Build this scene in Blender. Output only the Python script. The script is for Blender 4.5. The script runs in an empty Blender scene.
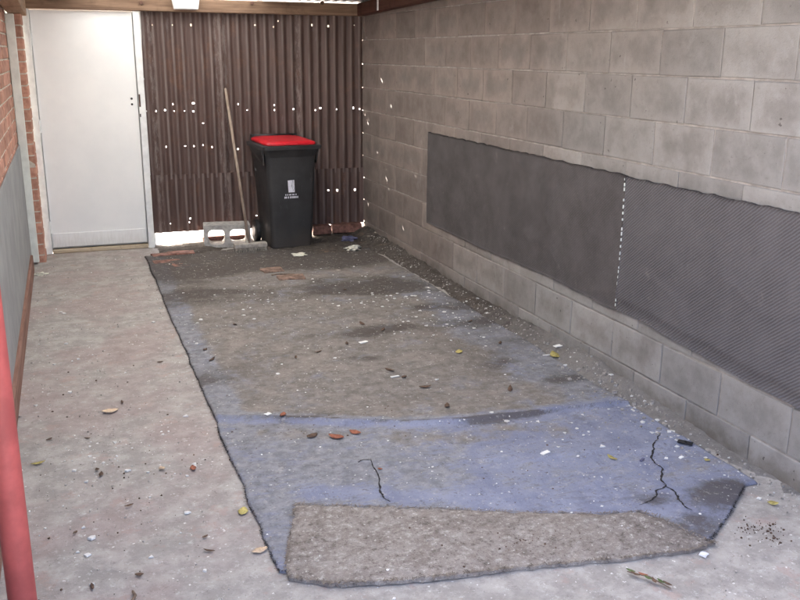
import bpy, bmesh, math, random
import numpy as np
from mathutils import Matrix, Vector
random.seed(7); RNG = np.random.default_rng(11)
S = bpy.context.scene; COL = S.collection
R = math.radians

# ------------------------------------------------------------------ camera, sky, sun, exposure
F_PX, PITCH, YAW, ROLL, CAMZ = 878.65, R(15.62), R(20.62), R(0.475), 1.598     # x right, y into the carport, z up; camera over the origin
fwd = Vector((math.sin(YAW)*math.cos(PITCH), math.cos(YAW)*math.cos(PITCH), -math.sin(PITCH)))
rgt = Vector((math.cos(YAW), -math.sin(YAW), 0)); upv = rgt.cross(fwd)
rgt, upv = rgt*math.cos(ROLL)+upv*math.sin(ROLL), upv*math.cos(ROLL)-rgt*math.sin(ROLL)
cam = bpy.data.cameras.new('camera'); camo = bpy.data.objects.new('camera', cam); COL.objects.link(camo)
cam.sensor_width = 36; cam.lens = F_PX*36/800; cam.clip_start = .05; cam.clip_end = 500
camo.matrix_world = Matrix(((rgt.x, upv.x, -fwd.x, 0), (rgt.y, upv.y, -fwd.y, 0), (rgt.z, upv.z, -fwd.z, CAMZ), (0, 0, 0, 1)))
S.camera = camo

SUN = Vector((-1, 1.65, 1.42)).normalized()          # towards the sun: behind the iron wall, to the left
w = bpy.data.worlds.new('World'); S.world = w; w.use_nodes = True
nt = w.node_tree; sky = nt.nodes.new('ShaderNodeTexSky'); sky.sky_type = 'NISHITA'; sky.sun_disc = False
sky.sun_elevation = math.asin(SUN.z); sky.sun_rotation = math.atan2(SUN.x, SUN.y)
sky.air_density = .55; sky.dust_density = 8; sky.ozone_density = .4
bg = nt.nodes['Background']; nt.links.new(sky.outputs[0], bg.inputs[0]); bg.inputs[1].default_value = .13
sl = bpy.data.lights.new('sun', 'SUN'); sl.energy = 3.6; sl.angle = R(.5); sl.color = (1, .965, .91)
so = bpy.data.objects.new('sun', sl); COL.objects.link(so); so.rotation_euler = SUN.to_track_quat('Z', 'Y').to_euler()
so.location = SUN*20
vs = S.view_settings; vs.view_transform = 'Standard'; vs.look = 'None'; vs.gamma = 1; vs.use_curve_mapping = False; vs.exposure = 3.82

# ------------------------------------------------------------------ pixel -> place
def ray(px):
    return fwd + rgt*((px[0]-400)/F_PX) - upv*((px[1]-300)/F_PX)
def fl(px, z=0.):
    d = ray(px); t = (z-CAMZ)/d.z; return (d.x*t, d.y*t)
def bk(px, y):
    d = ray(px); t = y/d.y; return (d.x*t, CAMZ+d.z*t)
XR, D, ZC = 2.503, 7.634, .115           # right wall plane, back wall plane, height of the lowest full mortar course

# ------------------------------------------------------------------ noise in python (for heights and stains)
_T = RNG.random((256, 256))
def vnoise(x, y):
    x = np.asarray(x, float); y = np.asarray(y, float)
    xi = np.floor(x).astype(int); yi = np.floor(y).astype(int); fx = x-xi; fy = y-yi
    fx = fx*fx*(3-2*fx); fy = fy*fy*(3-2*fy); a = lambda i, j: _T[(xi+i) % 256, (yi+j) % 256]
    return (a(0,0)*(1-fx)+a(1,0)*fx)*(1-fy)+(a(0,1)*(1-fx)+a(1,1)*fx)*fy
def fbm(x, y, o=4):
    v = 0; k = .5; t = 0
    for i in range(o):
        v = v+k*vnoise(x*2**i+17.3*i, y*2**i+5.1*i); t += k; k *= .5
    return v/t
def sstep(a, b, x):
    t = np.clip((np.asarray(x, float)-a)/(b-a), 0, 1); return t*t*(3-2*t)

# ------------------------------------------------------------------ mesh helpers
def link(name, me, m=None, parent=None, **pr):
    o = bpy.data.objects.new(name, me); COL.objects.link(o)
    if me is not None and m is not None and not me.materials: me.materials.append(m)
    if parent: o.parent = parent
    for k, v in pr.items(): o[k] = v
    return o
def thing(name, label, cat, loc=(0, 0, 0), rz=0, group=None):
    o = link(name, None); o.location = loc; o.rotation_euler = (0, 0, rz); o['label'] = label; o['category'] = cat
    if group: o['group'] = group
    o.empty_display_size = .1
    return o
def pymesh(name, v, f, smooth=False):
    me = bpy.data.meshes.new(name); me.from_pydata([tuple(map(float, q)) for q in v], [], f); me.update()
    if smooth: me.polygons.foreach_set('use_smooth', [True]*len(me.polygons))
    return me
def boxbm(bm, x0, x1, y0, y1, z0, z1):
    r = bmesh.ops.create_cube(bm, size=1)
    for q in r['verts']: q.co = ((x0+x1)/2+q.co.x*(x1-x0), (y0+y1)/2+q.co.y*(y1-y0), (z0+z1)/2+q.co.z*(z1-z0))
    return r['verts']
def done(bm, name, bevel=0, seg=1, smooth=False):
    if bevel: bmesh.ops.bevel(bm, geom=bm.edges[:], offset=bevel, segments=seg, affect='EDGES', profile=.6)
    me = bpy.data.meshes.new(name); bm.to_mesh(me); bm.free()
    if smooth: me.polygons.foreach_set('use_smooth', [True]*len(me.polygons))
    return me
def box(name, x0, x1, y0, y1, z0, z1, m, parent=None, bevel=.003, seg=1, **pr):
    bm = bmesh.new(); boxbm(bm, x0, x1, y0, y1, z0, z1)
    return link(name, done(bm, name, bevel, seg), m, parent, **pr)
def grid(xs, ys):
    X, Y = np.meshgrid(xs, ys, indexing='ij'); nx, ny = X.shape
    i = np.arange(nx*ny).reshape(nx, ny)
    f = np.stack([i[:-1, :-1], i[1:, :-1], i[1:, 1:], i[:-1, 1:]], -1).reshape(-1, 4)
    return X, Y, f
def npmesh(name, V, Fq, smooth=True):
    me = bpy.data.meshes.new(name); n = len(Fq)
    me.vertices.add(len(V)); me.vertices.foreach_set('co', np.asarray(V, np.float32).ravel())
    me.loops.add(n*4); me.loops.foreach_set('vertex_index', np.asarray(Fq, np.int32).ravel())
    me.polygons.add(n); me.polygons.foreach_set('loop_start', np.arange(0, n*4, 4, dtype=np.int32))
    me.update(calc_edges=True); me.validate()
    me.polygons.foreach_set('use_smooth', np.full(len(me.polygons), smooth))
    return me
def setattr_(me, name, vals):
    a = me.attributes.new(name, 'FLOAT', 'POINT'); a.data.foreach_set('value', np.asarray(vals, np.float32).ravel())
def cyl(bm, p0, p1, r0, r1=None, n=16, caps=True):
    p0, p1 = Vector(p0), Vector(p1); d = p1-p0
    bmesh.ops.create_cone(bm, cap_ends=caps, segments=n, radius1=r0, radius2=r1 or r0, depth=d.length,
        matrix=Matrix.Translation((p0+p1)/2) @ d.to_track_quat('Z', 'Y').to_matrix().to_4x4())

# ------------------------------------------------------------------ materials
class NT:
    def __init__(s, name):
        s.m = bpy.data.materials.new(name); s.m.use_nodes = True; s.t = s.m.node_tree
        s.b = s.t.nodes['Principled BSDF']; s.pos = s.t.nodes.new('ShaderNodeNewGeometry').outputs['Position']
    def n(s, typ, **kw):
        q = s.t.nodes.new(typ)
        for k, v in kw.items(): setattr(q, k, v)
        return q
    def l(s, a, b): s.t.links.new(a, b)
    def noise(s, scale, detail=5, rough=.6, stretch=None, out=0, vec=None, dist=0):
        q = s.n('ShaderNodeTexNoise'); q.inputs['Scale'].default_value = scale; q.inputs['Detail'].default_value = detail
        q.inputs['Roughness'].default_value = rough; q.inputs['Distortion'].default_value = dist; v = vec or s.pos
        if stretch:
            mp = s.n('ShaderNodeMapping'); mp.inputs['Scale'].default_value = stretch; s.l(v, mp.inputs[0]); v = mp.outputs[0]
        s.l(v, q.inputs['Vector']); return q.outputs[out]
    def ramp(s, v, a, b, ca=0., cb=1.):
        q = s.n('ShaderNodeMapRange', interpolation_type='SMOOTHSTEP'); s.l(v, q.inputs[0])
        for i, x in zip((1, 2, 3, 4), (a, b, ca, cb)): q.inputs[i].default_value = x
        return q.outputs[0]
    def math(s, op, a, b=None):
        q = s.n('ShaderNodeMath', operation=op)
        for i, x in enumerate((a, b)):
            if x is None: continue
            if isinstance(x, (int, float)): q.inputs[i].default_value = x
            else: s.l(x, q.inputs[i])
        return q.outputs[0]
    def mix(s, fac, a, b, mode='MIX'):
        q = s.n('ShaderNodeMix', data_type='RGBA', blend_type=mode)
        for i, x in ((0, fac), (6, a), (7, b)):
            if isinstance(x, (int, float)): q.inputs[i].default_value = x
            elif isinstance(x, tuple): q.inputs[i].default_value = (*x, 1)
            else: s.l(x, q.inputs[i])
        return q.outputs[2]
    def grit(s, scale, share, rad, soft=.08):
        q = s.n('ShaderNodeTexVoronoi', feature='F1'); q.inputs['Scale'].default_value = scale; 
        nn = s.n('ShaderNodeTexNoise'); nn.inputs['Scale'].default_value = scale*1.7; s.l(s.pos, nn.inputs['Vector'])
        vm = s.n('ShaderNodeVectorMath', operation='MULTIPLY_ADD'); s.l(nn.outputs['Color'], vm.inputs[0]); vm.inputs[1].default_value = (1.1/scale,)*3; s.l(s.pos, vm.inputs[2])
        s.l(vm.outputs[0], q.inputs['Vector'])
        sp = s.n('ShaderNodeSeparateColor'); s.l(q.outputs['Color'], sp.inputs[0])
        pick = s.math('GREATER_THAN', sp.outputs[0], 1-share); r = s.math('MULTIPLY', sp.outputs[1], rad)
        return s.math('MULTIPLY', pick, s.ramp(s.math('SUBTRACT', r, q.outputs['Distance']), 0, soft))
    def attr(s, name): return s.n('ShaderNodeAttribute', attribute_name=name).outputs['Fac']
    def rnd(s): return s.n('ShaderNodeObjectInfo').outputs['Random']
    def fin(s, col, rough=.85, bump=None, strength=.4, dist=.004, spec=.3, bump2=None):
        if isinstance(col, tuple): s.b.inputs['Base Color'].default_value = (*col, 1)
        else: s.l(col, s.b.inputs['Base Color'])
        if isinstance(rough, (int, float)): s.b.inputs['Roughness'].default_value = rough
        else: s.l(rough, s.b.inputs['Roughness'])
        s.b.inputs['Specular IOR Level'].default_value = spec
        if bump is not None:
            q = s.n('ShaderNodeBump'); q.inputs['Strength'].default_value = strength; q.inputs['Distance'].default_value = dist
            s.l(bump, q.inputs['Height']); s.l(q.outputs[0], s.b.inputs['Normal'])
        return s.m
def simple(name, c, var=.25, scale=30, rough=.8, strength=.3, dist=.002, c2=None, spec=.3, perobj=.15):
    t = NT(name); a = tuple(x*(1-var) for x in c); b = c2 or tuple(min(1, x*(1+var)) for x in c)
    col = t.mix(t.ramp(t.noise(scale), .3, .7), a, b)
    if perobj: col = t.mix(1., col, t.mix(t.rnd(), (1-perobj,)*3, (1+perobj,)*3), 'MULTIPLY')
    return t.fin(col, rough, t.noise(scale*6, 3), strength, dist, spec)

def m_concrete():
    t = NT('floor_concrete')
    sx = t.n('ShaderNodeSeparateXYZ'); t.l(t.pos, sx.inputs[0])
    big = t.noise(1.6, 6, .62); mid = t.noise(9, 6, .7); fine = t.noise(140, 3, .6)
    grey = t.mix(t.ramp(mid, .38, .64), (.285, .264, .243), (.405, .378, .35))
    red = t.mix(t.ramp(mid, .3, .7), (.28, .222, .205), (.37, .315, .296))
    rmask = t.math('MULTIPLY', t.ramp(big, .40, .62), t.ramp(sx.outputs[0], .75, .35, 0, .85))
    col = t.mix(rmask, grey, red)
    rm2 = t.math('MULTIPLY', t.ramp(t.noise(7, 5, .7), .56, .66), .5)
    col = t.mix(rm2, col, (.37, .265, .23))
    dark = t.ramp(t.noise(4.2, 7, .7, dist=.6), .60, .78, 0, .6); col = t.mix(dark, col, (.13, .115, .10))
    pale = t.ramp(t.noise(5.1, 7, .72, dist=.4), .60, .76, 0, .55); col = t.mix(pale, col, (.58, .57, .55))
    col = t.mix(t.ramp(fine, .66, .74, 0, .6), col, (.7, .69, .66)); col = t.mix(t.ramp(fine, .36, .27, 0, .55), col, (.10, .09, .08))
    col = t.mix(t.math('MULTIPLY', t.grit(90, .05, .45), .75), col, (.74, .72, .69)); col = t.mix(t.math('MULTIPLY', t.grit(120, .06, .4), .5), col, (.12, .10, .09))
    col = t.mix(t.ramp(t.noise(30, 6, .85), .46, .34, 0, .5), col, (.16, .14, .125)); col = t.mix(t.ramp(t.noise(24, 6, .85), .55, .66, 0, .5), col, (.60, .585, .565))
    h = t.math('ADD', t.math('MULTIPLY', fine, .5), mid)
    return t.fin(col, t.ramp(mid, .3, .7, .75, .95), h, .35, .006)
def m_block(name, warm):
    t = NT(name); big = t.noise(1.3, 5, .6); mid = t.noise(7, 6, .65); fine = t.noise(170, 3, .6)
    sx = t.n('ShaderNodeSeparateXYZ'); t.l(t.pos, sx.inputs[0])
    a = t.mix(t.ramp(mid, .3, .7), (.215, .203, .193), (.30, .287, .276))
    b = t.mix(t.ramp(mid, .3, .7), (.165, .132, .115), (.235, .195, .172))                 # grime and rust dust on the far, upper blocks
    g = t.math('ADD', t.math('MULTIPLY', sx.outputs[1], .22), t.math('MULTIPLY', sx.outputs[2], .22))
    g = t.math('ADD', g, t.math('MULTIPLY', big, .5))
    col = t.mix(t.ramp(g, 1.15, 1.75, 0, .9), a, b)
    oc = t.n('ShaderNodeTexCoord').outputs['Object']; so_ = t.n('ShaderNodeSeparateXYZ'); t.l(oc, so_.inputs[0])      # mortar wash rubbed over each block's rim
    ey = t.math('SUBTRACT', .1965, t.math('ABSOLUTE', so_.outputs[1])); ez = t.math('SUBTRACT', .0965, t.math('ABSOLUTE', so_.outputs[2]))
    ed = t.math('ADD', t.math('MINIMUM', ey, ez), t.math('MULTIPLY', t.math('SUBTRACT', t.noise(9, 5, .65), .5), .10))
    col = t.mix(t.ramp(ed, .05, .0, 0, .55), col, t.mix(t.ramp(g, 1.15, 1.75), (.305, .291, .279), (.25, .207, .182)))
    core = t.math('MULTIPLY', t.ramp(ed, .045, .085), t.ramp(t.rnd(), .3, .9, 0, .4)); col = t.mix(core, col, (.15, .135, .125))
    blot = t.math('MULTIPLY', t.ramp(t.noise(3.4, 4, .55), .52, .68), t.ramp(t.rnd(), .2, .9, .02, .45)); col = t.mix(blot, col, (.12, .105, .095))
    low = t.math('ADD', sx.outputs[2], t.math('MULTIPLY', mid, .25)); col = t.mix(t.ramp(low, .22, .10, 0, .85), col, (.155, .135, .115))   # splashed dirt
    pale = t.ramp(t.noise(5, 7, .7, stretch=(1, 1, .5), dist=.5), .6, .72, 0, .35); col = t.mix(pale, col, (.40, .39, .375))
    col = t.mix(1., col, t.mix(t.rnd(), (.84,)*3, (1.14,)*3), 'MULTIPLY')
    col = t.mix(t.ramp(fine, .35, .25, 0, .5), col, (.09, .08, .075))
    col = t.mix(t.math('MULTIPLY', t.grit(45, .03, .35), .8), col, (.08, .07, .065)); col = t.mix(t.ramp(t.noise(45, 6, .85), .45, .33, 0, .4), col, (.13, .115, .105))
    return t.fin(col, .9, t.math('ADD', t.math('MULTIPLY', fine, .6), mid), .5, .006)
def m_iron():
    t = NT('brown_corrugated_iron'); sx = t.n('ShaderNodeSeparateXYZ'); t.l(t.pos, sx.inputs[0])
    st = t.noise(16, 6, .65, stretch=(2.2, 1, .07)); mid = t.noise(5, 6, .7); sp = t.noise(60, 4, .7)
    col = t.mix(t.ramp(st, .3, .7), (.062, .036, .031), (.095, .062, .054))
    col = t.mix(t.ramp(mid, .52, .72, 0, .65), col, (.135, .07, .045))
    col = t.mix(t.ramp(t.noise(9, 6, .75, stretch=(1, 1, .25)), .58, .72, 0, .5), col, (.17, .14, .135))
    col = t.mix(t.ramp(sp, .62, .74, 0, .5), col, (.035, .025, .022))
    for xc, wd in ((1.26, .09), (1.92, .06), (.70, .05)):                  # scraped, flaking paint at the laps
        dx = t.math('ABSOLUTE', t.math('SUBTRACT', sx.outputs[0], xc)); k = t.math('MULTIPLY', t.ramp(dx, wd, .0), t.ramp(t.noise(22, 6, .85, stretch=(1.5, 1, .3)), .46, .60, 0, .8)); col = t.mix(k, col, (.19, .16, .148))
    rg = t.math('MULTIPLY', t.attr('ridge'), t.ramp(t.noise(13, 6, .7, stretch=(1, 1, .12)), .3, .62, .1, .75)); col = t.mix(rg, col, (.165, .135, .125))  # pale crests: worn paint, with the ridge highlight put into the colour too
    col = t.mix(1., col, t.mix(t.rnd(), (.8,)*3, (1.25,)*3), 'MULTIPLY')
    return t.fin(col, .55, sp, .25, .002, .4)
def m_wood(name, c, c2, rough=.8, axis=0):
    st = [.08 if i == axis else 1.6 for i in range(3)]
    t = NT(name); g = t.noise(28, 6, .65, stretch=tuple(st)); mid = t.noise(6, 5, .7)
    col = t.mix(t.ramp(g, .3, .7), c, c2); col = t.mix(t.ramp(mid, .5, .75, 0, .6), col, tuple(x*.5 for x in c))
    return t.fin(col, rough, g, .5, .004)
def m_carpet():
    t = NT('blue_grey_carpet'); d = t.attr('dirt'); dk = t.attr('dark'); pale = t.attr('film')
    nz = t.noise(6, 8, .72, dist=.3); fine = t.noise(120, 3, .7); f2 = t.noise(420, 2, .5); mid = t.noise(22, 6, .7)
    blue = t.mix(t.ramp(nz, .3, .7), (.19, .203, .278), (.275, .29, .365))
    grey = t.mix(t.ramp(mid, .3, .7), (.175, .175, .19), (.285, .285, .30))
    fm = t.ramp(t.math('ADD', pale, t.math('ADD', t.math('MULTIPLY', t.math('SUBTRACT', nz, .5), 2.0), t.math('MULTIPLY', t.math('SUBTRACT', t.noise(24, 7, .8, stretch=(.5, 1.4, 1)), .5), 2.2))), .15, .85)
    col = t.mix(fm, blue, grey)
    dirt = t.mix(t.ramp(mid, .3, .72), (.155, .138, .124), (.262, .237, .214))
    dirt = t.mix(t.ramp(t.noise(3, 6, .7), .5, .7, 0, .6), dirt, (.30, .262, .235))
    dm = t.ramp(t.math('ADD', d, t.math('MULTIPLY', t.math('SUBTRACT', nz, .5), 1.6)), .25, .75)
    col = t.mix(dm, col, dirt)
    km = t.ramp(t.math('ADD', dk, t.math('ADD', t.math('MULTIPLY', t.math('SUBTRACT', mid, .5), 1.3), t.math('MULTIPLY', t.math('SUBTRACT', nz, .5), 1.6))), .25, 1.0, 0, .8)
    col = t.mix(km, col, (.075, .063, .056))
    col = t.mix(t.ramp(fine, .66, .73, 0, .6), col, (.52, .49, .45)); col = t.mix(t.ramp(fine, .36, .27, 0, .5), col, (.06, .055, .05))
    wet = t.ramp(t.noise(4.5, 8, .75, stretch=(.6, 1.3, 1), dist=.8), .55, .72, 0, .55); col = t.mix(wet, col, (.10, .085, .075))
    col = t.mix(t.ramp(t.noise(30, 6, .85), .46, .34, 0, .55), col, (.085, .075, .068)); col = t.mix(t.ramp(t.noise(26, 6, .85), .55, .66, 0, .5), col, (.46, .435, .405))
    col = t.mix(t.math('MULTIPLY', t.grit(95, .05, .45), .75), col, (.70, .68, .65)); col = t.mix(t.math('MULTIPLY', t.grit(120, .06, .4), .5), col, (.06, .05, .045))
    return t.fin(col, .95, t.math('ADD', fine, t.math('MULTIPLY', mid, 1.5)), .6, .006, .15)
def m_mat():
    t = NT('jute_backing'); nz = t.noise(9, 8, .75); fine = t.noise(75, 4, .75); f2 = t.noise(260, 2, .5)
    col = t.mix(t.ramp(nz, .3, .7), (.225, .192, .168), (.355, .315, .282))
    sx = t.n('ShaderNodeSeparateXYZ'); t.l(t.pos, sx.inputs[0])
    g = t.math('ADD', sx.outputs[0], t.math('MULTIPLY', nz, .9))
    col = t.mix(t.ramp(g, 1.95, 2.4, 0, .6), col, (.14, .12, .115))
    col = t.mix(t.ramp(t.noise(5, 6, .75), .55, .7, 0, .6), col, (.12, .10, .085))
    g2 = t.noise(34, 6, .88); col = t.mix(t.ramp(g2, .53, .63, 0, .75), col, (.52, .485, .44)); col = t.mix(t.ramp(g2, .47, .37, 0, .75), col, (.09, .075, .065))
    col = t.mix(t.ramp(fine, .56, .68, 0, .5), col, (.46, .42, .37))
    col = t.mix(t.math('MULTIPLY', t.grit(80, .08, .4), .7), col, (.62, .58, .53)); col = t.mix(t.math('MULTIPLY', t.grit(110, .10, .4), .6), col, (.07, .06, .05))
    return t.fin(col, .95, t.math('ADD', fine, f2), .8, .006, .1)
def m_dirt():
    t = NT('dirt'); nz = t.noise(5, 8, .75); mid = t.noise(26, 6, .75); fine = t.noise(130, 3, .7)
    col = t.mix(t.ramp(mid, .3, .7), (.07, .06, .053), (.15, .13, .113))
    col = t.mix(t.ramp(nz, .5, .68, 0, .75), col, (.06, .05, .044)); col = t.mix(t.ramp(t.noise(4, 6, .7), .58, .7, 0, .6), col, (.25, .165, .12))
    sx = t.n('ShaderNodeSeparateXYZ'); t.l(t.pos, sx.inputs[0])
    near = t.ramp(t.math('ADD', sx.outputs[1], nz), 5.6, 4.2, 0, .75); col = t.mix(near, col, t.mix(mid, (.20, .18, .165), (.36, .345, .33)))
    col = t.mix(t.ramp(fine, .63, .72, 0, .6), col, (.42, .39, .35))
    return t.fin(col, .95, t.math('ADD', fine, t.math('MULTIPLY', mid, 2)), .8, .01, .1)
def m_matting(name, ribs):
    t = NT(name); w = t.n('ShaderNodeTexWave', wave_type='BANDS', bands_direction='Z')
    mp = t.n('ShaderNodeMapping'); mp.inputs['Rotation'].default_value = (R(38), 0, 0); t.l(t.pos, mp.inputs[0]); t.l(mp.outputs[0], w.inputs[0])
    w.inputs['Scale'].default_value = 26; w.inputs['Distortion'].default_value = 1.2; w.inputs['Detail'].default_value = 2
    nz = t.noise(4, 6, .7); fine = t.noise(300, 2, .5)
    base = t.mix(t.ramp(nz, .3, .7), (.066, .059, .058), (.098, .089, .088))
    col = t.mix(t.math('MULTIPLY', w.outputs['Fac'], ribs), base, (.148, .144, .157))
    col = t.mix(t.ramp(fine, .62, .75, 0, .5), col, (.30, .28, .27))
    col = t.mix(t.ramp(t.noise(11, 5, .7), .62, .75, 0, .35), col, (.2, .18, .165))
    return t.fin(col, .92, t.math('ADD', t.math('MULTIPLY', w.outputs['Fac'], ribs), t.math('MULTIPLY', fine, .6)), .5, .004, .15)
def m_paint_door():
    t = NT('white_door_paint'); nz = t.noise(3, 6, .65); fine = t.noise(40, 5, .7, stretch=(2, 1, .3))
    sx = t.n('ShaderNodeSeparateXYZ'); t.l(t.pos, sx.inputs[0])
    col = t.mix(t.ramp(nz, .3, .7), (.79, .805, .80), (.84, .85, .84))
    low = t.math('ADD', sx.outputs[2], t.math('MULTIPLY', fine, .22)); col = t.mix(t.ramp(low, .30, .10, 0, .55), col, (.50, .48, .44))
    col = t.mix(t.ramp(fine, .68, .78, 0, .35), col, (.55, .53, .5))
    return t.fin(col, .45, nz, .15, .003, .4)

def m_bin():
    t = NT('black_bin_plastic'); nz = t.noise(6, 6, .7); sc = t.noise(30, 5, .75, stretch=(1, 1, .3)); sx = t.n('ShaderNodeSeparateXYZ'); t.l(t.pos, sx.inputs[0])
    col = t.mix(t.ramp(nz, .3, .7), (.017, .017, .018), (.033, .033, .035)); col = t.mix(t.ramp(sc, .62, .76, 0, .4), col, (.11, .105, .10))
    low = t.math('ADD', sx.outputs[2], t.math('MULTIPLY', nz, .5)); col = t.mix(t.ramp(low, .5, .2, 0, .35), col, (.12, .10, .085))
    return t.fin(col, t.ramp(nz, .3, .7, .42, .62), sc, .2, .002, .5)
def m_clear():
    t = NT('translucent_roof_sheet'); nz = t.noise(4, 6, .7, stretch=(1, .2, 1)); col = t.mix(t.ramp(nz, .3, .7), (.24, .25, .25), (.35, .36, .36))
    tr = t.n('ShaderNodeBsdfTranslucent'); t.l(col, tr.inputs[0]); mx = t.n('ShaderNodeMixShader'); mx.inputs[0].default_value = .7
    t.fin(col, .5); t.l(t.b.outputs[0], mx.inputs[1]); t.l(tr.outputs[0], mx.inputs[2])
    t.l(mx.outputs[0], [n for n in t.t.nodes if n.type == 'OUTPUT_MATERIAL'][0].inputs[0]); return t.m
M = dict(fibre=simple('jute_fibre', (.20, .165, .135), .5, 60), dullbrick=simple('dusty_orange_brick', (.225, .15, .115), .45, 25), clear=m_clear(),
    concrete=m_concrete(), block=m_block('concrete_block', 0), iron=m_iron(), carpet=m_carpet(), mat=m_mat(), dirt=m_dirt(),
    matting=m_matting('wall_matting_plain', .15), matting2=m_matting('wall_matting_ribbed', .75), door=m_paint_door(),
    mortar=simple('block_mortar', (.29, .262, .24), .25, 14), brickmortar=simple('brick_mortar', (.55, .50, .42), .2, 20),
    brick=simple('red_brick', (.42, .20, .145), .22, 18, c2=(.52, .29, .21), perobj=.2), oldbrick=simple('old_red_brick', (.23, .115, .09), .45, 22),
    board=simple('grey_board', (.25, .255, .255), .12, 5, .7, .2), strip=simple('white_strip', (.66, .68, .64), .1, 12, .6),
    plank=m_wood('red_plank', (.17, .085, .06), (.30, .17, .13), axis=1), beam=m_wood('beam_wood', (.13, .08, .052), (.25, .165, .11)),
    beamy=m_wood('side_beam_wood', (.30, .19, .115), (.42, .28, .18), axis=1), redbeam=m_wood('red_brown_beam', (.075, .03, .02), (.12, .055, .04), axis=1),
    jamb=simple('white_jamb', (.70, .72, .71), .08, 16, .5), rubber=simple('black_rubber', (.018, .018, .018), .2, 40, .6),
    binblack=m_bin(), binred=simple('red_bin_plastic', (.52, .012, .022), .12, 9, .38, .15, spec=.5, perobj=0),
    sticker=simple('sticker_white', (.72, .73, .80), .08, 60, .4, perobj=0), stickerg=simple('sticker_grey', (.22, .23, .27), .1, 60, .5, perobj=0),
    handle=m_wood('broom_wood', (.26, .20, .155), (.36, .29, .235), axis=2), bristle=simple('bristle', (.30, .275, .24), .3, 60),
    broomhead=simple('broom_head', (.38, .35, .31), .25, 30), hollow=simple('hollow_block', (.40, .385, .36), .25, 25, .9, .6, .004),
    post=simple('red_post_paint', (.38, .085, .078), .2, 9, .55, .25, spec=.35, perobj=0), steel=simple('galvanised', (.42, .42, .42), .2, 10, .5),
    rust=simple('rusty_steel', (.10, .055, .04), .4, 30, .8), lampw=simple('lamp_white', (.78, .80, .80), .05, 20, .35, perobj=0),
    roof=simple('roof_iron', (.27, .25, .235), .25, 3, .6), dark=simple('dark_metal', (.03, .03, .03), .3, 30, .5),
    white=simple('paint_flake', (.74, .73, .70), .12, 40, .7), gravel=simple('gravel', (.36, .33, .30), .45, 50, .9),
    leafp=simple('pale_leaf', (.58, .44, .31), .25, 90, .8), leafy=simple('yellow_leaf', (.42, .35, .12), .3, 90, .7), leafb=simple('brown_leaf', (.105, .065, .045), .4, 80, .85),
    leafr=simple('russet_leaf', (.27, .10, .06), .35, 80, .85), leafg=simple('green_leaf', (.10, .13, .05), .3, 80, .7), twig=simple('twig', (.16, .115, .085), .3, 60),
    rag=simple('blue_rag', (.12, .12, .20), .3, 30, .9), paper=simple('paper', (.70, .68, .58), .12, 40, .8), plastic=simple('black_plastic', (.02, .02, .022), .2, 30, .35),
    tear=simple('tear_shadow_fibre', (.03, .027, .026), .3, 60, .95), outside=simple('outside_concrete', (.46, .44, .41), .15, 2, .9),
    cap=simple('white_cap', (.75, .75, .75), .05, 30, .5), thresh=m_wood('threshold_wood', (.42, .33, .22), (.55, .46, .34)),
)

# ------------------------------------------------------------------ ground and floor
g = 200.
link('ground', pymesh('ground', [(-g, -g, -.012), (g, -g, -.012), (g, g, -.012), (-g, g, -.012)], [(0, 1, 2, 3)]), M['outside'], kind='structure')
FX0, FX1, FY0, FY1 = -.38, 2.52, -3.0, 7.60
X, Y, f = grid(np.linspace(FX0, FX1, 150), np.linspace(FY0, FY1, 420))
Z = (fbm(X*2.2, Y*2.2)-.5)*.008+(fbm(X*14, Y*14, 3)-.5)*.004
jy = 3.012+(X+.239)*-.123; Z -= .004*np.exp(-((Y-jy)/.006)**2)
link('floor', npmesh('floor', np.stack([X, Y, Z], -1).reshape(-1, 3), f), M['concrete'], kind='structure')

# ------------------------------------------------------------------ carpet, mat, dirt: heights first
FOLD = np.array([(.40, 3.74), (.525, 3.706), (.867, 3.562), (1.277, 3.382), (1.581, 3.298), (1.874, 3.278), (2.128, 3.263), (2.444, 3.242)])
EDGE_F = np.array([fl(q) for q in [(278, 573), (320, 582), (380, 580), (450, 573), (540, 563), (620, 556), (690, 548), (712, 540), (730, 515), (745, 487)]])
def ripple(x, y):
    fy = np.interp(x, FOLD[:, 0], FOLD[:, 1]) + (fbm(x*5, x*0+3)-.5)*.05
    d = y-fy
    h = .020*sstep(-.012, .006, d)*np.exp(-np.clip(d, 0, None)/.16)
    d2 = y-(2.98+.10*np.sin(x*2.1)-.06*(x-1.5)); h = h+.007*np.exp(-(d2/.05)**2)*sstep(1.2, 1.7, x)
    d3 = y-(4.15+.12*np.sin(x*2.6+1)); h = h+.006*np.exp(-(d3/.09)**2)
    d4 = y-(5.25+.2*np.sin(x*2+.3)); h = h+.008*np.exp(-(d4/.14)**2)
    for a0, b0, c0, w0, k0 in ((3.02, -.30, 1.2, .018, .007), (2.86, -.20, 1.75, .014, .006), (3.12, -.12, 1.7, .02, .007), (2.70, .35, 1.95, .012, .006)):
        dd = y-(a0+b0*(x-c0)+.03*np.sin(x*7+a0*9)); h = h+k0*np.exp(-(dd/w0)**2)*np.exp(-((x-c0)/.42)**2)
    return h+(fbm(x*3.1+9, y*3.1)-.5)*.012+(fbm(x*13, y*13+4, 3)-.5)*.004
def hcarpet(x, y): return .013+ripple(x, y)
NXC, NYC = 190, 480
u = np.linspace(0, 1, NXC); v = np.linspace(0, 1, NYC); U, V = np.meshgrid(u, v, indexing='ij')
xl = .512+.018*(fbm(v*30, v*0+2, 3)-.5); xr = 2.385-.06*sstep(.3, 1, v)+.03*(fbm(v*22, v*0+8)-.5)
X = xl[None, :]*(1-U)+xr[None, :]*U
yn = np.interp(X, EDGE_F[:, 0], EDGE_F[:, 1])
yf = 7.22+.12*(fbm(X*4, X*0+1)-.5)
Y = yn*(1-V)+yf*V
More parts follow.
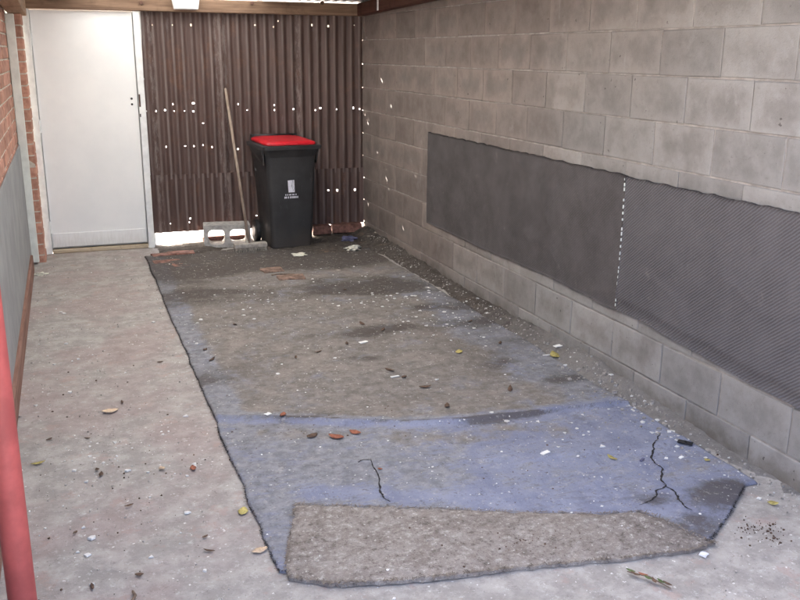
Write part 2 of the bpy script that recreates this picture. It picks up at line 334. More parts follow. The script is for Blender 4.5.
cut = sstep(2.05, 2.385, X)*(1-V)**8*.0; Y = Y+cut
Z = hcarpet(X, Y); Z[0, :] -= .006; Z[:, 0] = np.minimum(Z[:, 0], .008); Z[-1, :] -= .004
ii = np.arange(NXC*NYC).reshape(NXC, NYC)
rim = np.concatenate([ii[:, 0], ii[-1, 1:], ii[-2::-1, -1], ii[0, -2:0:-1]])
Vt = np.stack([X, Y, Z], -1).reshape(-1, 3); lo = Vt[rim].copy(); lo[:, 2] = .002
f = np.stack([ii[:-1, :-1], ii[1:, :-1], ii[1:, 1:], ii[:-1, 1:]], -1).reshape(-1, 4)
nb = len(Vt); k = np.arange(len(rim)); k2 = (k+1) % len(rim)
sk = np.stack([rim[k], nb+k, nb+k2, rim[k2]], -1)
me = npmesh('carpet', np.concatenate([Vt, lo]), np.concatenate([f, sk]))
fy = np.interp(X, FOLD[:, 0], FOLD[:, 1]); d = Y-fy
far = sstep(.0, .10, d)
dirt = far*(.62+.5*(fbm(X*1.7, Y*1.7)-.4)) - .9*sstep(.17, .05, X-.512)*(.4+fbm(X*3, Y*2))            # bare strip along the left edge
dirt -= .75*np.exp(-((X-2.28)/.18)**2)*sstep(6.3, 4.6, Y)*sstep(3.0, 3.6, Y)*fbm(X*3+3, Y*2)*1.6
front = (1-far)
dirt += front*(.62*np.exp(-((d+.16)/.11)**2)*(fbm(X*3.1, Y*3.1+8)*1.5) + .4*sstep(1.7, 2.1, X)*np.exp(-((Y-2.62)/.10)**2))
dirt -= .8*np.exp(-((d+.016)/.02)**2)+.8*np.exp(-((Y-2.93+.435*(X-.67))/.10)**2)                                                                         # clean lip of the fold
film = .25+.55*front*np.exp(-((X-.9)/.5)**2)+.25*fbm(X*4, Y*4)+.25*far
film -= .6*np.exp(-((d+.018)/.03)**2)+.75*np.exp(-((Y-2.93+.435*(X-.67))/.08)**2)*sstep(.62, .75, X)+.25*front+.30*sstep(1.25, 1.6, X)*front*np.exp(-((d+.42)/.2)**2)+.45*sstep(2.0, 2.3, X)*sstep(.5, .0, abs(Y-3.1))
film += .24
dark = .55*np.exp(-((X-1.75)/.28)**2-((Y-6.05)/.17)**2)+.5*np.exp(-((X-1.95)/.25)**2-((Y-5.55)/.10)**2)+.45*np.exp(-((X-1.6)/.25)**2-((Y-5.1)/.07)**2)
dark += .38*np.exp(-((X-1.25)/.3)**2-((Y-4.75)/.09)**2)+.45*np.exp(-((X-2.05)/.14)**2-((Y-3.95)/.07)**2)+.95*sstep(5.9, 6.7, Y)*fbm(X*3, Y*3)
dark = dark*1.1+far*2.1*(fbm(X*1.6+3, Y*2.6)-.45)+.34*sstep(4.4, 6.4, Y)+.5*sstep(6.0, 6.8, Y)
for px_, sx_, sy_, a_ in (((381, 287), .30, .17, .95), ((330, 290), .12, .10, .8), ((372, 331), .34, .12, .75), ((364, 358), .12, .06, .6), ((423, 308), .15, .09, .7), ((487, 321), .18, .09, .7), ((190, 268), .30, .30, .8),
                        ((230, 258), .35, .2, .8), ((300, 262), .2, .12, .7), ((310, 420), .25, .04, .5), ((560, 380), .12, .07, .7), ((500, 420), .22, .05, .7), ((718, 498), .17, .13, .62), ((735, 490), .12, .10, .5), ((700, 528), .12, .09, .6), ((520, 545), .1, .06, .5), ((650, 500), .10, .05, .5), ((210, 292), .2, .1, .5)):
    cx_, cy_ = fl(px_, .012); dark = dark+1.45*a_*np.exp(-((X-cx_)/sx_)**2-((Y-cy_)/sy_)**2)*(.55+.9*fbm(X*7+cx_, Y*7))
cx_, cy_ = fl((268, 280), .012); dark -= .7*np.exp(-((X-cx_)/.3)**2-((Y-cy_)/.22)**2)
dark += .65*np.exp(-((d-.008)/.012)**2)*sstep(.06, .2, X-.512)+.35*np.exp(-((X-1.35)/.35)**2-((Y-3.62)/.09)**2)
for nm, A in (('dirt', dirt), ('film', film), ('dark', dark)):
    setattr_(me, nm, np.concatenate([A.ravel(), A.ravel()[rim]]))
carpet = link('carpet', me, M['carpet'], label='dirty blue-grey carpet spread over the concrete floor along the block wall', category='carpet')
def ribbon(name, pts, wd, m, parent, lift=.0022, n=14):
    P = [Vector((*q, 0)) for q in pts]; L = []
    for a, b in zip(P, P[1:]):
        for i in range(n): L.append(a.lerp(b, i/n))
    L.append(P[-1]); vv = []; ff = []
    for i, q in enumerate(L):
        t = (L[min(i+1, len(L)-1)]-L[max(i-1, 0)]).normalized(); nn = Vector((-t.y, t.x, 0))
        q = q+nn*(float(fbm(i*.12, wd*900+len(pts), 3))-.5)*.05; ww = wd*(.45+random.random())*math.sin(math.pi*min(1, max(.08, (i+.5)/len(L))))**.35
        for s in (-1, 0, 1):
            c = q+nn*s*ww/2; vv.append((c.x, c.y, float(hcarpet(c.x, c.y))+lift+(0 if s else .0008)))
        if i: b_ = 3*(i-1); ff += [(b_, b_+1, b_+4, b_+3), (b_+1, b_+2, b_+5, b_+4)]
    return link(name, pymesh(name, vv, ff, True), m, parent)
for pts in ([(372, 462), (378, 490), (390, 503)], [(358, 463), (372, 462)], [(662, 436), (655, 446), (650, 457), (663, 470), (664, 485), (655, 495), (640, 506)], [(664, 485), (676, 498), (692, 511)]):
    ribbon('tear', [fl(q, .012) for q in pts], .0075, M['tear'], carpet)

# jute-backed mat lying on the near end
MP = [fl(q, .02) for q in [(295, 503), (340, 505), (400, 507), (450, 508), (520, 511), (600, 513), (640, 511), (662, 517), (690, 532), (714, 541), (690, 549),
      (620, 557), (540, 564), (450, 574), (380, 581), (330, 582), (290, 576), (285, 565), (290, 535)]]
def resample(P, st):
    out = []
    for a, b in zip(P, P[1:]+P[:1]):
        n = max(1, int(math.dist(a, b)/st))
        for i in range(n): out.append((a[0]+(b[0]-a[0])*i/n, a[1]+(b[1]-a[1])*i/n))
    return out
bm = bmesh.new(); pts = resample(MP, .022)
pts = [(x+(random.random()-.5)*.011, y+(random.random()-.5)*.011) for x, y in pts]
fc = bm.faces.new([bm.verts.new((x, y, 0)) for x, y in pts]); bmesh.ops.triangulate(bm, faces=[fc])
for _ in range(3):
    es = [e for e in bm.edges if e.calc_length() > .05]
    if es: bmesh.ops.subdivide_edges(bm, edges=es, cuts=1); bmesh.ops.triangulate(bm, faces=bm.faces[:])
top = bm.faces[:]; rimset = {q.co.to_tuple(5) for q in bm.verts if any(e.is_boundary for e in q.link_edges)}
ex = bmesh.ops.extrude_face_region(bm, geom=top)
upv_ = [q for q in ex['geom'] if isinstance(q, bmesh.types.BMVert)]
def hmat(x, y):
    return max(float(hcarpet(x, y)), .012)+.004+.004*float(vnoise(x*7, y*7))+.006*float(vnoise(x*2.3+4, y*3))**3
for q in upv_: q.co.z = hmat(q.co.x, q.co.y)-(.005 if (round(q.co.x, 5), round(q.co.y, 5), 0.0) in rimset else 0)
ups = set(upv_)
for q in bm.verts:
    if q not in ups: q.co.z = .003
bmesh.ops.recalc_face_normals(bm, faces=bm.faces[:])
link('brown_mat', done(bm, 'brown_mat'), M['mat'], label='worn brown jute-backed mat lying on the near end of the blue carpet', category='mat')

def fringe(name, line, n, Lm, zf, m, parent):
    vv = []; ff = []; seg = [math.dist(a, b) for a, b in zip(line, line[1:])]
    for _ in range(n):
        i = random.choices(range(len(seg)), seg)[0]; a, b = line[i], line[i+1]; t = random.random(); x, y = a[0]+(b[0]-a[0])*t, a[1]+(b[1]-a[1])*t
        an = random.random()*6.283; L = Lm*random.uniform(.3, 1); w_ = .0011; px_, py_ = -math.sin(an)*w_, math.cos(an)*w_; z = zf(x, y); k = len(vv)
        for j in range(4):
            u_ = j/3; cx = x+math.cos(an+.9*u_*(random.random()-.5))*L*(u_-.35); cy = y+math.sin(an+.9*u_*(random.random()-.5))*L*(u_-.35); zz = z+.002+.004*random.random()
            vv += [(cx+px_, cy+py_, zz), (cx-px_, cy-py_, zz)]
            if j: q = k+2*(j-1); ff.append((q, q+1, q+3, q+2))
    return link(name, pymesh(name, vv, ff), m, parent, kind='stuff')
mato = bpy.data.objects['brown_mat']
fringe('fringe', MP+MP[:1], 650, .030, lambda x, y: .012+.5*max(0, hmat(x, y)-.012), M['fibre'], mato)
fringe('fringe', [(float(a), float(b)) for a, b in zip(xl, Y[0])], 650, .026, lambda x, y: .007, M['tear'], carpet)
fringe('fringe', [tuple(q) for q in EDGE_F], 320, .026, lambda x, y: .007, M['tear'], carpet)

# loose dirt: heap under the iron wall, bank along the block wall
X, Y, f = grid(np.linspace(.50, XR+.01, 180), np.linspace(1.2, 7.72, 560))
def hdirt(X, Y):
    h = -.03+.052*sstep(6.2, 7.3, Y+.5*(fbm(X*3, Y*3+2)-.5))*(.5+fbm(X*4, Y*4))*sstep(.5, .72, X)
    h = h-.03*np.exp(-((X-1.25)/.28)**2-((Y-7.3)/.2)**2)
    bank = sstep(.20, .0, XR-X-.12*(fbm(Y*3.3, X*3+6)-.45))
    amp = np.interp(Y, [1.2, 2.2, 3.0, 3.4, 4.2, 5, 6, 7.0, 7.7], [.0, .008, .028, .075, .07, .05, .06, .09, .10])
    h = np.maximum(h, -.012+amp*bank*(.6+.8*fbm(X*9, Y*9)))
    return h+(fbm(X*28, Y*28, 3)-.5)*.012
Z = hdirt(X, Y)
link('dirt', npmesh('dirt', np.stack([X, Y, Z], -1).reshape(-1, 3), f), M['dirt'], kind='stuff', label='loose dirt and grit swept against the walls', category='dirt')
MPv = [Vector((*q, 0)) for q in MP]
def inpoly(x, y):
    c = False; n = len(MP)
    for i in range(n):
        a, b = MP[i], MP[i-1]
        if (a[1] > y) != (b[1] > y) and x < (b[0]-a[0])*(y-a[1])/(b[1]-a[1])+a[0]: c = not c
    return c
def hground(x, y):
    h = 0.003
    if .5 < x < 2.385 and y < 7.2 and y > float(np.interp(x, EDGE_F[:, 0], EDGE_F[:, 1])) and x > .515: h = float(hcarpet(x, y))
    if inpoly(x, y): h = hmat(x, y)
    if x > .5 and y > 1.2: h = max(h, float(hdirt(x, y)))
    return h

# ------------------------------------------------------------------ right wall of concrete blocks
def zroof(y): return 2.035+.03*(7.63-y)
wallr = thing('block_wall', 'long wall of grey concrete blocks with thin pale mortar joints', 'wall', (XR, 0, 0))
YN = -.6
v = []
for y in (YN, 7.75):
    zt = zroof(y)-.03
    v += [(.005, y, -.1), (.19, y, -.1), (.19, y, zt), (.005, y, zt)]
link('mortar', pymesh('mortar', v, [(0, 1, 2, 3), (7, 6, 5, 4), (0, 4, 5, 1), (1, 5, 6, 2), (2, 6, 7, 3), (3, 7, 4, 0)]), M['mortar'], wallr)
def blockmesh(i):
    bm = bmesh.new(); boxbm(bm, 0, .08, -.1965, .1965, -.0965, .0965)
    es = [e for e in bm.edges if all(q.co.x < .01 for q in e.verts)]
    bmesh.ops.bevel(bm, geom=es, offset=.0045, segments=2, affect='EDGES', profile=.5)
    for q in bm.verts:
        if q.co.x < .02: q.co.y += random.uniform(-.0016, .0016); q.co.z += random.uniform(-.0016, .0016); q.co.x += random.uniform(-.0006, .001)
    me = done(bm, 'block'); me.materials.append(M['block']); return me
BM = [blockmesh(i) for i in range(6)]
for row in range(-1, 10):
    ph = 2.988 if row % 2 else 2.788
    y = ph-.4*9
    while y < 7.75:
        y0, y1 = max(y, YN), min(y+.4, 7.74); z0 = ZC+.2*row; z1 = z0+.2
        if row == 9: z1 = min(z1, zroof((y0+y1)/2)-.035)
        if y1-y0 > .05 and z1-z0 > .03:
            o = link('block', random.choice(BM), None, wallr)
            o.location = (random.uniform(-.0025, .0015), (y0+y1)/2, (z0+z1)/2+random.uniform(-.0012, .0012))
            o.scale = (1, (y1-y0)/.4, (z1-z0)/.2); o.rotation_euler = (random.uniform(-.004, .004), 0, random.uniform(-.004, .004))
        y += .4

# ------------------------------------------------------------------ matting fixed to the block wall
def matting(name, ya, yb, zb, zt, m, label, seed, band=False):
    ys = np.linspace(ya, yb, int((yb-ya)/.018)+2); zs = np.linspace(0, 1, 44); A, B, f = grid(ys, zs)
    b0 = zb(A)+.014*(fbm(A*6+seed, A*0+1)-.5); t0 = zt(A)+.014*(fbm(A*22+seed, A*0+5, 4)-.5)
    Zz = b0*(1-B)+t0*B
    Aj = A+.006*(fbm(Zz*14+seed, Zz*0+2)-.5)*((A < ya+.01)|(A > yb-.01))
    off = .012+.006*(fbm(A*1.2+seed, Zz*3)-.3)+.003*fbm(A*12, Zz*12)+.005*np.exp(-((fbm(A*1.5+seed, Zz*2.5)-.5)/.02)**2)
    if band:                                   # lower hem: the matting curls out a little above its bottom strip
        hm = b0+.05+.02*(fbm(A*5, A*0+3)-.5); off = off+.010*sstep(-.004, .010, Zz-hm)*np.exp(-np.clip(Zz-hm, 0, None)/.12)
    n0 = len(A.ravel()); Vf = np.stack([XR-off, Aj, Zz], -1).reshape(-1, 3); ii = np.arange(n0).reshape(A.shape)
    rim = np.concatenate([ii[:, 0], ii[-1, 1:], ii[-2::-1, -1], ii[0, -2:0:-1]]); lo = Vf[rim].copy(); lo[:, 0] = XR-.002
    k = np.arange(len(rim)); k2 = (k+1) % len(rim); sk = np.stack([rim[k2], n0+k2, n0+k, rim[k]], -1)
    o = link(name, npmesh(name, np.concatenate([Vf, lo]), np.concatenate([f, sk])), m, None, label=label, category='matting', group='matting on the block wall')
    return o
zb1 = lambda a: .378+.012*np.exp(-((a-4.3)/.45)**2)
zb2 = lambda a: .385-.055*sstep(3.55, 2.4, a)
matting('wall_matting', 3.5565, 6.06, zb1, lambda a: 1.05+0*a, M['matting'], 'smooth dark matting panel on the block wall reaching toward the bin corner', 1)
m2 = matting('wall_matting', -.2, 3.5555, zb2, lambda a: 1.058-.004*a, M['matting2'], 'ribbed dark matting panel on the block wall with a frayed lower hem', 9, True)
bm = bmesh.new(); z = .40
while z < 1.05:                                # pale stitches down the seam
    boxbm(bm, XR-.021, XR-.012, 3.5575+.004*math.sin(z*7), 3.5595+.004*math.sin(z*7), z, z+.010+.008*random.random()); z += .022+.03*random.random()**2
link('seam_stitching', done(bm, 'seam_stitching'), M['strip'], m2, kind='stuff')

# ------------------------------------------------------------------ left wall: bricks, grey board, strip, plank
XL = -.345
walll = thing('brick_wall', 'red brick wall with cream mortar beside the white door', 'wall', (XL, 0, 0))
YB0, YB1 = 1.2, 7.2
box('mortar', -.11, -.006, YB0+.006, 7.62, -.05, 1.93, M['brickmortar'], walll, 0)
def brickmesh(l, h=.076):
    bm = bmesh.new(); boxbm(bm, -.10, 0, -l/2, l/2, -h/2, h/2)
    es = [e for e in bm.edges if all(q.co.x > -.01 for q in e.verts)]
    bmesh.ops.bevel(bm, geom=es, offset=.005, segments=1, affect='EDGES')
    for q in bm.verts: q.co += Vector((random.uniform(-.001, .001), random.uniform(-.002, .002), random.uniform(-.002, .002)))
    me = done(bm, 'brick'); me.materials.append(M['brick']); return me
FB = [brickmesh(.23) for _ in range(4)]; HB = [brickmesh(.11) for _ in range(2)]
for r in range(13):
    z = .86+.086*r; y = 2.64-(.12 if r % 2 else 0)

    while y < YB1-.02:
        y0, y1 = max(y, YB0), min(y+.24, YB1)
        if y1-y0 > .03:
            o = link('brick', random.choice(FB), None, walll); o.location = (random.uniform(-.002, .003), (y0+y1)/2, z+.038); o.scale.y = (y1-y0)/.24
        y += .24
pier = thing('brick_pier', 'narrow brick pier between the white strip and the door frame', 'pier', (-.238, 7.44, 0))
box('mortar', -.10, -.006, -.16, .122, 0, 1.84, M['brickmortar'], pier, 0)
me = brickmesh(.285)
for r in range(22):
    a, b = ((-.172, .165), ) if r % 2 == 0 else ((-.17, .165), ), None
    o = link('brick', me, None, pier); o.location = (random.uniform(-.004, .004), -.022+random.uniform(-.006, .004), -.02+.086*r+.038)
box('wall_board', XL+.002, XL+.012, 1.3, 7.195, .085, .925, M['board'], None, .002, label='flat grey sheet covering the lower brick wall', category='board')
box('cover_strip', XL+.002, XL+.062, 7.2, 7.262, .02, 1.86, M['strip'], None, .004, label='upright off-white cover strip between the grey sheet and the brick pier', category='strip')
box('skirting_plank', XL+.001, XL+.030, 1.3, 7.0, .002, .125, M['plank'], None, .004, label='weathered red-brown plank along the floor under the grey sheet', category='plank')

# ------------------------------------------------------------------ beams
def sloped(name, x0, x1, ya, yb, za, h, m, label, cat='beam'):
    v = []
    for y in (ya, yb):
        z = za+.03*(7.6-y); v += [(x0, y, z), (x1, y, z), (x1, y, z+h), (x0, y, z+h)]
    bm = bmesh.new(); vv = [bm.verts.new(q) for q in v]
    for q in [(0, 1, 2, 3), (7, 6, 5, 4), (0, 4, 5, 1), (1, 5, 6, 2), (2, 6, 7, 3), (3, 7, 4, 0)]: bm.faces.new([vv[i] for i in q])
    bmesh.ops.recalc_face_normals(bm, faces=bm.faces[:])
    return link(name, done(bm, name, .004), m, None, label=label, category=cat)
sloped('timber_beam', 2.425, 2.499, 2.06, 7.545, 1.912, .10, M['redbeam'], 'dark red-brown timber beam along the top of the block wall')
sloped('timber_beam', -.33, -.205, 2.06, 7.545, 1.855, .155, M['beamy'], 'light brown timber beam along the top of the brick wall')
cb = box('timber_beam', -.40, 2.497, 7.552, 7.622, 1.912, 2.012, M['beam'], None, .004, label='brown timber cross beam above the iron wall and door', category='beam')
for px in (141, 252, 322):
    bx, bz = bk((px, 3), 7.55); bm = bmesh.new(); cyl(bm, (bx, 7.53, bz), (bx, 7.553, bz), .016, n=6); link('bolt', done(bm, 'bolt'), M['rust'], cb)
bx, bz = 2.42, 1.96
box('bracket_strap', 2.413, 2.423, 6.98, 7.0, 1.935, 2.02, M['cap'], None, .001, label='thin pale metal strap on the side of the red-brown beam', category='strap')

# ------------------------------------------------------------------ roof
roof = thing('carport_roof', 'corrugated iron carport roof overhead on the timber beams', 'roof', (0, 0, 0))
def corr(name, x0, x1, u0, u1, pos, m, parent, holes=(), du=.006, ph=0, amp=.0085, wl=.076, **pr):
    nx = int((x1-x0)/wl*12)+1; xs = np.linspace(x0, x1, nx); us = np.linspace(u0, u1, max(2, int((u1-u0)/du)))
    A, B, f = grid(xs, us); wv = amp*np.cos(2*np.pi*(A-ph)/wl)
    V = pos(A, B, wv); keep = np.ones(len(f), bool)
    if len(holes):
        cx = A.ravel()[f].mean(1); cz = B.ravel()[f].mean(1)
        for hx, hz, hr in holes: keep &= ~((np.abs(cx-hx) < hr)&(np.abs(cz-hz) < hr*1.1))
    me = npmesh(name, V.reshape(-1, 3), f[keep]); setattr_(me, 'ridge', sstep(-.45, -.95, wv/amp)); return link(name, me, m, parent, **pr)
for i in range(5):
    x0 = -.62+.74*i; dz = .0022*(i % 2)
    corr('roof_sheet', x0, x0+.78, 2.05, 7.80, lambda A, B, wv, dz=dz: np.stack([A, B, zroof(B)+wv+dz-.004], -1), M['clear'] if i in (1, 2) else M['roof'], roof, du=.4)
for y in (2.1, 3.4, 4.7, 6.0):
    box('purlin', -.32, 2.49, y, y+.05, zroof(y)-.068, zroof(y)-.016, M['beam'], roof, .003)

# ------------------------------------------------------------------ iron wall
iron = thing('iron_wall', 'dark brown corrugated iron wall peppered with bright nail holes', 'wall', (0, 0, 0))
HP = [(152, 25, 1), (172, 25, 1), (191, 25, 2), (255, 25, 1), (278, 21, 1), (273, 27, 1), (312, 25, 2), (328, 26, 2), (354, 25, 1), (143, 79, 2), (173, 104, 1), (193, 103, 2),
      (146, 111, 1), (156, 111, 1), (165, 110, 1), (174, 111, 1), (184, 111, 1), (193, 111, 1), (203, 123, 1), (238, 104, 1), (247, 110, 1), (274, 105, 1), (274, 110, 1), (293, 109, 1), (315, 110, 1),
      (320, 108, 2), (336, 109, 1), (353, 108, 2), (359, 109, 1), (166, 147, 1), (185, 146, 1), (194, 146, 1), (203, 145, 1), (212, 147, 1), (238, 149, 1), (190, 218, 1), (189, 222, 1), (170, 223, 1),
      (256, 215, 1), (257, 222, 1), (328, 190, 1), (337, 190, 2), (354, 189, 2), (181, 10, 1)]
HOLES = [(*bk((a, b), 7.65), .0028*c+random.uniform(.0008, .0022)) for a, b, c in HP]
def ipos(off): return lambda A, B, wv: np.stack([A+.004*(fbm(A*2, B*2)-.5), 7.642+off+wv+.018*(fbm(A*2.5, B*1.5+off*900)-.5)+.006*(fbm(A*9, B*5+off*500)-.5)*sstep(.55, .75, fbm(A*3+5, B*2)), B], -1)
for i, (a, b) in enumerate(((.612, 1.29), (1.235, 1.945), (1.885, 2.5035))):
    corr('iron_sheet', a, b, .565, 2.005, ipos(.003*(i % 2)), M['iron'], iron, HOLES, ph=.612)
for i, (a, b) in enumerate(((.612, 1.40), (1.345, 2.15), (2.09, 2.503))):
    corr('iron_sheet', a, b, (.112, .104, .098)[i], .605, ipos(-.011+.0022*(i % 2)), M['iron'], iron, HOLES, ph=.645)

# ------------------------------------------------------------------ door
door = thing('door', 'plain white flush door in a white frame at the back', 'door', (0, 7.6, 0))
slab = box('door_panel', -.186, .566, 0, .036, .045, 1.905, M['door'], door, .003)
box('door_jamb', -.266, -.191, -.03, .06, .0, 1.912, M['jamb'], door, .003)
box('door_jamb', .572, .622, -.03, .06, .0, 1.912, M['jamb'], door, .003)
box('door_light_block', -.30, .64, .042, .056, .0, 1.915, M['jamb'], door, .002)  # unseen panel added behind the whole door, blocks sun leaking round the frame
box('threshold', -.188, .570, -.02, .055, .0, .032, M['thresh'], door, .004)
for z in (.22, 1.03, 1.69):
    bm = bmesh.new(); cyl(bm, (-.1885, -.012, z-.05), (-.1885, -.012, z+.05), .008, n=10); h = link('hinge', done(bm, 'hinge'), M['jamb'], door)
for z in (1.235, 1.19):
    bm = bmesh.new(); cyl(bm, (.52, -.006, z), (.52, .004, z), .009, n=12); link('keyhole', done(bm, 'keyhole'), M['dark'], door)
box('strike_plate', .5735, .586, -.0325, -.028, 1.17, 1.27, M['rust'], door, .0005)
box('strike_plate', .5735, .583, -.0325, -.028, 1.09, 1.115, M['dark'], door, .0005)
box('patch_board', -.178, .56, -.006, .001, .05, .165, M['door'], door, .002)

# ------------------------------------------------------------------ ceiling lamp box on the beam
lamp = thing('lamp', 'small white box lamp fixed to the timber cross beam', 'lamp', (.976, 7.47, 1.915))
bm = bmesh.new(); vs_ = boxbm(bm, -.105, .105, -.06, .08, .012, .11)
for q in vs_:
    if q.co.z < .05: q.co.x *= .86; q.co.y = q.co.y*.8
link('diffuser', done(bm, 'diffuser', .008, 2, True), M['lampw'], lamp)
box('lamp_base', -.115, .118, -.07, .083, .108, .128, M['steel'], lamp, .003)

# ------------------------------------------------------------------ wheelie bin
binn = thing('wheelie_bin', 'black wheelie bin with bright red lid against the iron wall', 'bin', (1.70, 7.345, .012), R(4))
def ringmesh(name, rings, nc=5, capb=True, capt=True, smooth=True):
    """rings: (z, x half, y front, y back, corner radius)"""
    vv = []; ff = []; n = nc*4
    for z, hx, yf, yb, r in rings:
        for (sx, cy, a0) in ((1, yf, -90), (1, yb, 0), (-1, yb, 90), (-1, yf, 180)):
            cx = sx*(hx-r); cc = cy+r if cy == yf else cy-r
            for i in range(nc):
                a = R(a0+90*i/(nc-1)); vv.append((cx+r*math.cos(a), cc+r*math.sin(a), z))
    for k in range(len(rings)-1):
        for i in range(n): ff.append((k*n+i, k*n+(i+1) % n, (k+1)*n+(i+1) % n, (k+1)*n+i))
    if capb: ff.append(tuple(range(n-1, -1, -1)))
    if capt: ff.append(tuple((len(rings)-1)*n+i for i in range(n)))
    return pymesh(name, vv, ff, smooth)
def autosm(o, ang=35):
    md = o.modifiers.new('es', 'EDGE_SPLIT'); md.split_angle = R(ang)
body = link('body', ringmesh('body', [(0, .165, -.195, .15, .03), (.012, .178, -.205, .16, .035), (.10, .182, -.208, .17, .035), (.60, .205, -.228, .215, .035), (.76, .213, -.234, .232, .035), (.775, .216, -.236, .235, .035),
      (.815, .232, -.256, .25, .03), (.845, .236, -.262, .255, .03)]), M['binblack'], binn); autosm(body)
rimo = link('rim', ringmesh('rim', [(.828, .236, -.262, .255, .03), (.830, .250, -.276, .262, .03), (.858, .252, -.278, .264, .03), (.862, .246, -.272, .26, .03), (.862, .20, -.23, .22, .02)], capb=False), M['binblack'], binn); autosm(rimo)
for s in (-1, 1):                              # side gussets below the rim
    v = [(s*.225, -.20, .70), (s*.25, -.20, .832), (s*.225, -.20, .832), (s*.225, .16, .76), (s*.25, .16, .832), (s*.225, .16, .832)]
    link('gusset', pymesh('gusset', v, [(0, 1, 2), (3, 5, 4), (0, 3, 4, 1), (1, 4, 5, 2), (2, 5, 3, 0)]), M['binblack'], binn)
lid = link('lid', ringmesh('lid', [(.863, .212, -.240, .245, .03), (.872, .214, -.243, .25, .03), (.884, .211, -.238, .25, .035), (.893, .195, -.215, .25, .05), (.897, .16, -.17, .24, .06), (.898, .10, -.08, .2, .05)], capb=True), M['binred'], binn); autosm(lid, 50)
for q in lid.data.vertices: q.co.z += (q.co.y+.26)*.012
bm = bmesh.new(); boxbm(bm, -.05, .05, -.262, -.23, .866, .876); link('lid_grip', done(bm, 'lid_grip', .004, 2), M['binred'], lid)
bm = bmesh.new(); cyl(bm, (-.20, .29, .90), (.20, .29, .90), .014, n=12); link('handle', done(bm, 'handle', 0, 1, True), M['binblack'], binn)
for s in (-1, 1):
    link('handle_bracket', done((lambda b: (boxbm(b, s*.19-.012, s*.19+.012, .24, .30, .85, .915), b)[1])(bmesh.new()), 'handle_bracket', .004), M['binblack'], binn)
for s in (-1, 1):
    bm = bmesh.new(); cyl(bm, (s*.185, .185, .095), (s*.225, .185, .095), .098, n=28); wo = link('wheel', done(bm, 'wheel', .008, 2, True), M['rubber'], binn)
    bm = bmesh.new(); cyl(bm, (s*.224, .185, .095), (s*.230, .185, .095), .05, n=20); link('hub', done(bm, 'hub'), M['binblack'], wo)
bm = bmesh.new(); cyl(bm, (-.19, .185, .095), (.19, .185, .095), .010, n=10); link('axle', done(bm, 'axle'), M['steel'], binn)
def yfront(z): return -.208-(z-.10)*.04
def decal(bm, pts, off=.0012):
    bm.faces.new([bm.verts.new((x, yfront(z)-off, z)) for x, z in pts])
bm = bmesh.new(); x0, z0 = -.008, .475
decal(bm, [(x0-.024, z0), (x0+.029, z0), (x0+.026, z0+.102), (x0-.03, z0+.100)])
st = link('sticker', done(bm, 'sticker'), M['sticker'], binn)
bm = bmesh.new()
for a, b, c, d_ in (((.008, .10), (.013, .10), (.006, .055), (.001, .055)), ((.006, .055), (.001, .055), (.019, .008), (.023, .008)), ((.017, .098), (.020, .098), (.015, .055), (.012, .052)), ((.012, .054), (.015, .054), (.026, .024), (.024, .020))):
    decal(bm, [(x0+p_[0], z0+p_[1]) for p_ in (a, b, d_, c)], .0022)
bmesh.ops.recalc_face_normals(bm, faces=bm.faces[:]); link('emblem', done(bm, 'emblem'), M['stickerg'], st)
bm = bmesh.new()                               # two short lines of print, too small to read in the photograph
for row, (zz, xa, xb, hh) in enumerate(((z0-.026, -.052, .040, .013), (z0-.050, -.060, .052, .017))):
    x = x0+xa
    while x < x0+xb:
        ww = random.choice((.006, .008, .010)); decal(bm, [(x, zz), (x+ww, zz+.001), (x+ww, zz+hh), (x, zz+hh-.001)]); x += ww+(.003 if random.random() < .8 else .009)
link('print', done(bm, 'print'), M['sticker'], binn)

# ------------------------------------------------------------------ hollow concrete block
def rr(cx, cz, w_, h_, r, n=5):
    out = []
    for sx, sz, a0 in ((1, -1, -90), (1, 1, 0), (-1, 1, 90), (-1, -1, 180)):
        for i in range(n):
            a = R(a0+90*i/(n-1)); out.append((cx+sx*(w_/2-r)+r*math.cos(a), cz+sz*(h_/2-r)+r*math.sin(a)))
    return out
from mathutils.geometry import tessellate_polygon
def hollow(name, outer, holes, depth):
    loops = [outer]+holes; flat = [q for lp in loops for q in lp]; n = len(flat)
    tri = tessellate_polygon([[Vector((x, z, 0)) for x, z in lp] for lp in loops])
    v = [(x, 0, z) for x, z in flat]+[(x, depth, z) for x, z in flat]; ff = [tuple(t) for t in tri]+[tuple(i+n for i in reversed(t)) for t in tri]
    s = 0
    for lp in loops:
        k = len(lp)
        for i in range(k): ff.append((s+i, s+(i+1) % k, n+s+(i+1) % k, n+s+i))
        s += k
    bm = bmesh.new(); me = pymesh(name, v, ff); bm.from_mesh(me); bmesh.ops.recalc_face_normals(bm, faces=bm.faces[:]); bm.to_mesh(me); bm.free(); return me
hb = link('hollow_block', hollow('hollow_block', rr(0, .095, .39, .19, .008, 3), [rr(-.09, .088, .138, .126, .036), rr(.09, .088, .138, .126, .036)], .18), M['hollow'], None,
          label='grey two-hole concrete block standing on its side by the broom', category='block')
hb.location = (1.205, 7.375, .004); hb.rotation_euler = (0, 0, R(-7))

